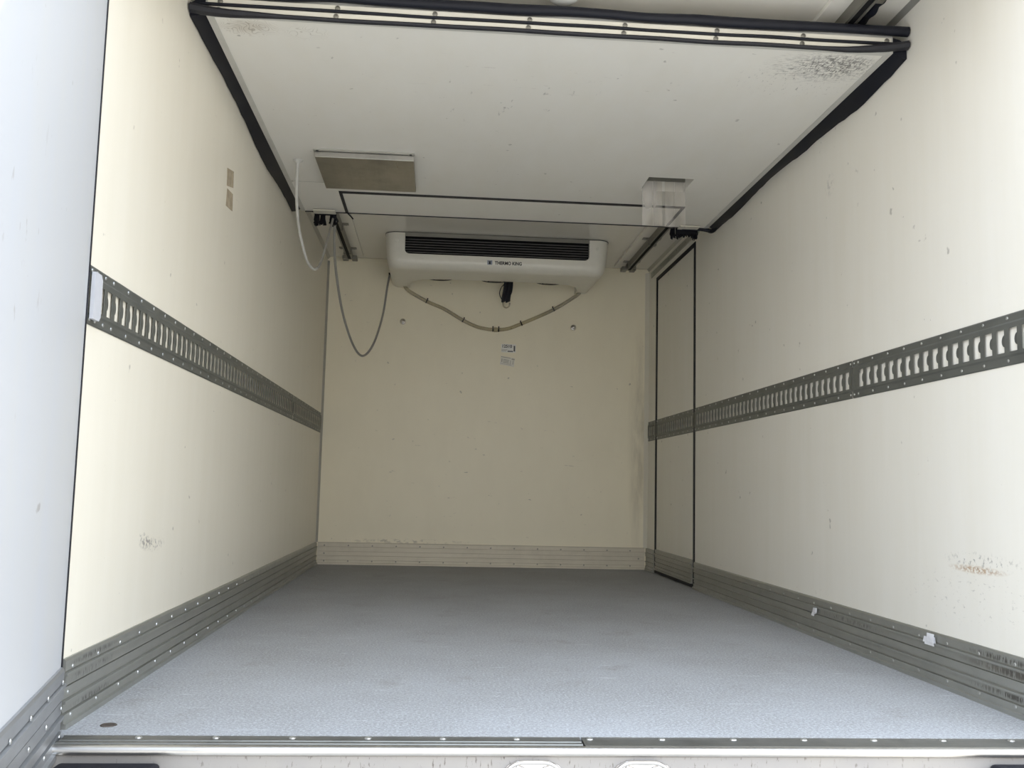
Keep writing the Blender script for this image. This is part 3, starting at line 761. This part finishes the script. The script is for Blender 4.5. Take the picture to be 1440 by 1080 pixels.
for k in range(6):
    z = 2.016 + .0165 * k
    bm = B(); xa, xb = (GX0 + .012, GX1 - .012) if k == 0 else (GX0 + .001, GX1 - .001)
    add_prism(bm, [(0, 0), (.002, -.0028), (.022, .0012), (.022, .0030), (.002, .0020)], lambda u, v, a: (a, FYF + .003 + u, z + v), xa, xb)
    obj('louvre', bm, 'slat', EV)
bm = B(); add_box(bm, GX0, GX1, FYF - .009, FYF - .003, 2.114, H - .0035, bev=.0015); obj('air_lip', bm, 'track', EV, label='bare metal strip along the top of the grille')
bm = B()
ol = ev_outline(-.002, 0); il = ev_outline(.010, 0)
for pa, pb, qa, qb in zip(ol, ol[1:], il, il[1:]):
    A = [bm.verts.new((q[0], q[1], H - .0045)) for q in (pa, pb, qb, qa)]; C = [bm.verts.new((q[0], q[1], H - .0003)) for q in (pa, pb, qb, qa)]
    bm.faces.new(A); bm.faces.new(C[::-1])
    for i in range(4): bm.faces.new((A[i], A[(i + 1) % 4], C[(i + 1) % 4], C[i]))
obj('ceiling_shadow_line', bm, 'rubber', EV)  # dark strip stands in for the shadow gap between housing and ceiling
for x in (.515, 1.795):
    bm = B(); add_lathe(bm, [(.011, 0), (.010, .002), (.006, .003), (.005, .001), (0, .001)], (x, FYF - .0003, 2.085), (0, -1, 0), 14); obj('screw_cap', bm, 'housing', EV, True)
for x in (.79, 1.17, 1.55):
    bm = B()
    for r_ in (.10, .07, .04):
        add_tube(bm, [(x + r_ * math.cos(a), 6.60 + r_ * math.sin(a), 1.969 + (.10 - r_) * .05) for a in [2 * PI * k / 28 for k in range(29)]], .0035, 6)
    for k in range(6): add_tube(bm, [(x, 6.60, 1.974), (x + .1 * math.cos(k * PI / 3), 6.60 + .1 * math.sin(k * PI / 3), 1.969)], .0025, 5)
    add_lathe(bm, [(.04, 0), (.04, .045)], (x, 6.60, 1.974), (0, 0, 1), 12)
    obj('fan_guard', bm, 'rubber', EV)
fnl = lambda x, y: (1.196 + x, FYF - .0006, 1.963 + y)
text_mesh('THERMO KING', .030, 'ink', lambda x, y: (1.2245 + x, FYF - .0006, 1.9645 + y), 'lettering', EV, .172, .0011)
em = box_obj('emblem', (1.090, 1.122, FYF - .0007, FYF - .0001, 1.953, 1.981), 'navy', EV)
bm = B()
for pts in ([(1.098, 1.956), (1.114, 1.956), (1.110, 1.966), (1.117, 1.976), (1.109, 1.972), (1.106, 1.978), (1.103, 1.972), (1.095, 1.976), (1.102, 1.966)],):
    add_prism(bm, pts, lambda u, v, a: (u, a, v), FYF - .0016, FYF - .0009)
obj('emblem_figure', bm, 'ink', em)

# condensate hose loop below the unit
HZ = empty('drain_hose', (1.17, 6.84, 1.66), 'clear plastic drain hose looping below the white cooling unit on the back wall', 'hose')
left = [(.548, 6.80, 1.945), (.575, 6.835, 1.915), (.704, 6.846, 1.846), (.83, 6.846, 1.795), (.959, 6.846, 1.722), (1.06, 6.846, 1.678), (1.13, 6.846, 1.664), (1.18, 6.846, 1.660)]
right = [(1.788, 6.80, 1.940), (1.755, 6.835, 1.915), (1.618, 6.846, 1.826), (1.50, 6.846, 1.765), (1.365, 6.846, 1.703), (1.29, 6.846, 1.672), (1.225, 6.846, 1.661), (1.215, 6.846, 1.660)]
def tube_part(pts, nm):
    bm = B(); add_tube(bm, smooth_path(pts, 6), .0125, 10); return obj(nm, bm, 'hose', HZ, True)
tube_part(left, 'hose_tube'); tube_part(right, 'hose_tube')
bm = B(); add_box(bm, 1.182, 1.214, 6.834, 6.8625, 1.645, 1.676, bev=.006); obj('tee_joint', bm, 'hose', HZ, True)
def tie(c_, d, nm='cable_tie'):
    bm = B(); d = Vector(d).normalized(); add_lathe(bm, [(.0128, -.003), (.0148, -.003), (.0148, .003), (.0128, .003), (.0128, -.003)], c_, d, 12)
    a = d.cross(Vector((0, 1, 0))).normalized(); q = Vector(c_) - a * (-.016) if a.z > 0 else Vector(c_) - a * .016
    add_box(bm, q.x - .004, q.x + .004, q.y - .005, q.y + .005, q.z - .002, q.z + .008); obj(nm, bm, 'ink', HZ)
tie((.704, 6.846, 1.846), (.13, 0, -.06)); tie((.965, 6.846, 1.7185), (.13, 0, -.07)); tie((1.178, 6.846, 1.660), (1, 0, 0)); tie((1.219, 6.846, 1.660), (1, 0, 0))
tie((1.380, 6.846, 1.709), (.13, 0, .065)); tie((1.608, 6.846, 1.821), (.13, 0, .065))

# wire bundle hanging out of the unit
WB = empty('wire_bundle', (1.262, 6.74, 1.9), 'black wire bundle hanging out beneath the middle of the cooling unit', 'wires')
for k in range(6):
    bm = B(); x = 1.238 + .0095 * k; add_tube(bm, smooth_path([(x + .012, 6.72 + .006 * (k % 3), 2.017), (x + .008, 6.73 + .006 * (k % 3), 1.94), (x - .002, 6.735 + .006 * (k % 2), 1.88), (x - .004, 6.74, 1.838 + .004 * (k % 3))]), .0075, 6); obj('wire', bm, 'rubber', WB, True)
bm = B(); add_tube(bm, smooth_path([(1.254, 6.735, 1.975), (1.225, 6.73, 1.945), (1.212, 6.73, 1.90), (1.225, 6.735, 1.865), (1.247, 6.738, 1.852)]), .003, 6); obj('wire', bm, 'rubber', WB, True)
bm = B(); add_tube(bm, smooth_path([(1.302, 6.735, 2.017), (1.300, 6.735, 1.94), (1.292, 6.735, 1.90), (1.276, 6.736, 1.875)]), .004, 6); obj('wire', bm, 'rubber', WB, True)
bm = B(); add_tube(bm, smooth_path([(1.238, 6.745, 1.84), (1.242, 6.75, 1.815), (1.262, 6.752, 1.803), (1.282, 6.75, 1.815), (1.286, 6.745, 1.84)]), .005, 6); obj('clear_sleeve', bm, 'hose', WB, True)

# ------------------------------------------------------------------ hanging cables
c1 = empty('hanging_cable', (.145, 4.33, ZP), 'pale cable hanging from an eyelet on the partition to its far edge', 'cable')
p1 = [(.145, 4.33, 1.984), (.131, 4.42, 1.87), (.130, 4.55, 1.738), (.148, 4.67, 1.636), (.161, 4.735, 1.604), (.177, 4.80, 1.597), (.188, 4.86, 1.622), (.199, 4.92, 1.680), (.211, 5.02, 1.811), (.215, 5.175, 1.958)]
sm = smooth_path(p1, 8)
bm = B(); add_tube(bm, sm[:46], .0068, 8); obj('cable_cord', bm, 'light_cable', c1, True)
bm = B(); add_tube(bm, sm[45:], .0062, 8); obj('cable_cord', bm, 'cable', c1, True)
bm = B(); add_lathe(bm, [(.0235, 0), (.0225, .003), (.010, .010), (.007, .016), (0, .016)], (.145, 4.33, ZP - .0005), (0, 0, -1), 14); obj('eyelet', bm, 'light_cable', c1, True)
c2 = empty('hanging_cable', (.223, 5.18, 1.97), 'long grey cable looping down in front of the back left corner to the cooling unit', 'cable')
p2 = [(.226, 5.19, 1.966), (.213, 5.3, 1.863), (.210, 5.5, 1.729), (.230, 5.75, 1.55), (.274, 6.0, 1.402), (.321, 6.2, 1.358), (.375, 6.35, 1.456), (.419, 6.5, 1.667), (.436, 6.62, 1.885), (.446, 6.70, 1.995)]
bm = B(); add_tube(bm, smooth_path(p2, 8), .0072, 8); obj('cable_cord', bm, 'cable', c2, True)
bm = B(); add_tube(bm, [(.222, 5.17, 1.968), (.230, 5.23, 1.960)], .011, 8); obj('cable_clamp', bm, 'rubber', c2)
bm = B(); add_lathe(bm, [(.012, -.006), (.012, .012), (.008, .014)], (.446, 6.70, 1.998), (.95, .05, .2), 10); obj('cable_gland', bm, 'rubber', c2)

# ------------------------------------------------------------------ small things on the walls
for x, w in ((.541, 'left'), (1.755, 'right')):
    b_ = empty('wall_bolt', (x, YB, 1.698), 'round chrome bolt head on the back wall, %s of the hanging hose loop' % w, 'bolt', 'chrome bolts on the back wall')
    bm = B(); add_lathe(bm, [(.0215, 0), (.021, .004), (.017, .008), (.015, .0085)], (x, YB - .0002, 1.698), (0, -1, 0), 20); obj('washer', bm, 'chrome', b_, True)
    bm = B(); add_lathe(bm, [(.0145, .0), (.014, .006), (.009, .010), (.005, .011), (.004, .006), (0, .006)], (x, YB - .0085, 1.698), (0, -1, 0), 16); obj('bolt_head', bm, 'chrome', b_, True)

sx = 1.2935; yw = YB - .0006
stick = empty('sticker', (sx, YB, 1.532), 'white sticker with the number 12510 on the back wall', 'sticker')
box_obj('label_paper', (sx - .0515, sx + .0515, yw - .0004, YB - .0001, 1.503, 1.562), 'paper', stick)
text_mesh('12510', .030, 'ink', lambda x, y: (sx - .012 + x, yw - .0008, 1.5465 + y), 'lettering', stick, .068, .0009)
bm = B()
for k in range(9):
    z0 = 1.512 + k * .0045; add_box(bm, sx + .036, sx + .047, yw - .0009, yw - .0005, z0, z0 + (.0036 if k % 3 else .0042))
obj('barcode', bm, 'ink', stick, kind='stuff')
bm = B()
for k in range(8):
    x0 = sx - .006 + k * .0048; add_box(bm, x0, x0 + (.0036 if k % 2 else .0042), yw - .0009, yw - .0005, 1.5065, 1.5155)
obj('barcode', bm, 'ink', stick, kind='stuff')
bm = B()
for k, wd in enumerate((.042, .038, .034)):
    z0 = 1.5235 - k * .0065; add_box(bm, sx - .050, sx - .050 + wd, yw - .0009, yw - .0005, z0, z0 + .0026)
obj('fine_print', bm, 'faded_ink', stick, kind='stuff')
old = empty('sticker', (1.287, YB, 1.438), 'faded tilted sticker below the numbered one on the back wall', 'sticker')
tlt = lambda x, z: (1.287 + x + z * .10, yw, 1.438 + z - x * .15)
def tilt_box(bm, x0, x1, z0, z1, y0, y1): add_prism(bm, [(x0, z0), (x1, z0), (x1, z1), (x0, z1)], lambda u, v, a: (tlt(u, v)[0], a, tlt(u, v)[2]), y0, y1)
bm = B(); tilt_box(bm, -.050, .050, -.030, .032, yw - .0004, YB - .0001); obj('label_paper', bm, 'old_paper', old)
bm = B()
for (a, b, c_, d) in ((-.048, .02, .024, .029), (.028, .049, .018, .027), (-.042, -.036, -.010, .014), (-.030, .012, .008, .013), (-.030, .010, -.002, .003), (-.030, .012, -.012, -.007), (.020, .024, -.016, .012), (.038, .042, -.014, .014), (-.046, .03, -.022, -.0195)):
    tilt_box(bm, a, b, c_, d, yw - .0009, yw - .0005)
obj('fine_print', bm, 'faded_ink', old, kind='stuff')

def wall_patch(pts, label):
    bm = B(); add_prism(bm, pts, lambda u, v, a: (a, u, v), .0002, .0014)
    tag(obj('tape_patch', bm, 'tape', origin=(.0, pts[0][0], pts[0][1])), label, 'tape', 'tape remains on the left wall')
wall_patch([(3.592, 1.702), (3.702, 1.723), (3.708, 1.661), (3.60, 1.637)], 'upper of two beige tape remains on the left wall')
wall_patch([(3.608, 1.629), (3.706, 1.636), (3.716, 1.572), (3.602, 1.562)], 'lower of two brownish tape remains on the left wall')

def scrap(c_, size, seed, label):
    rr = random.Random(seed); bm = B()
    for k in range(5):
        w, h = size * (1.1 + 1.0 * rr.random()), size * (.4 + .6 * rr.random())
        y, z = c_[1] + (rr.random() - .5) * size * 1.8, c_[2] + (rr.random() - .5) * size * 1.1
        sh = (rr.random() - .5) * .5
        pr = [(-w / 2, -h / 2), (w / 2, -h / 2 + sh * h), (w / 2 * .8, h / 2), (-w / 2 * .9, h / 2 - sh * h * .5)]
        dd = rr.random() * .006
        A = [bm.verts.new((c_[0] - .001 - dd - .004 * rr.random(), y + u, z + v_)) for u, v_ in pr]
        C = [bm.verts.new((q.co.x + .0012, q.co.y, q.co.z)) for q in A]
        bm.faces.new(A); bm.faces.new(C[::-1])
        for i in range(4): bm.faces.new((A[i], A[(i + 1) % 4], C[(i + 1) % 4], C[i]))
    tag(obj('sticker_scrap', bm, 'scrap', origin=c_), label, 'scrap')
scrap((W - .0125, 2.862, .126), .026, 3, 'torn white sticker scrap at the top of the right kick plate')
scrap((W - .0125, 3.76, .097), .022, 9, 'small crumpled white scrap stuck midway along the right kick plate')
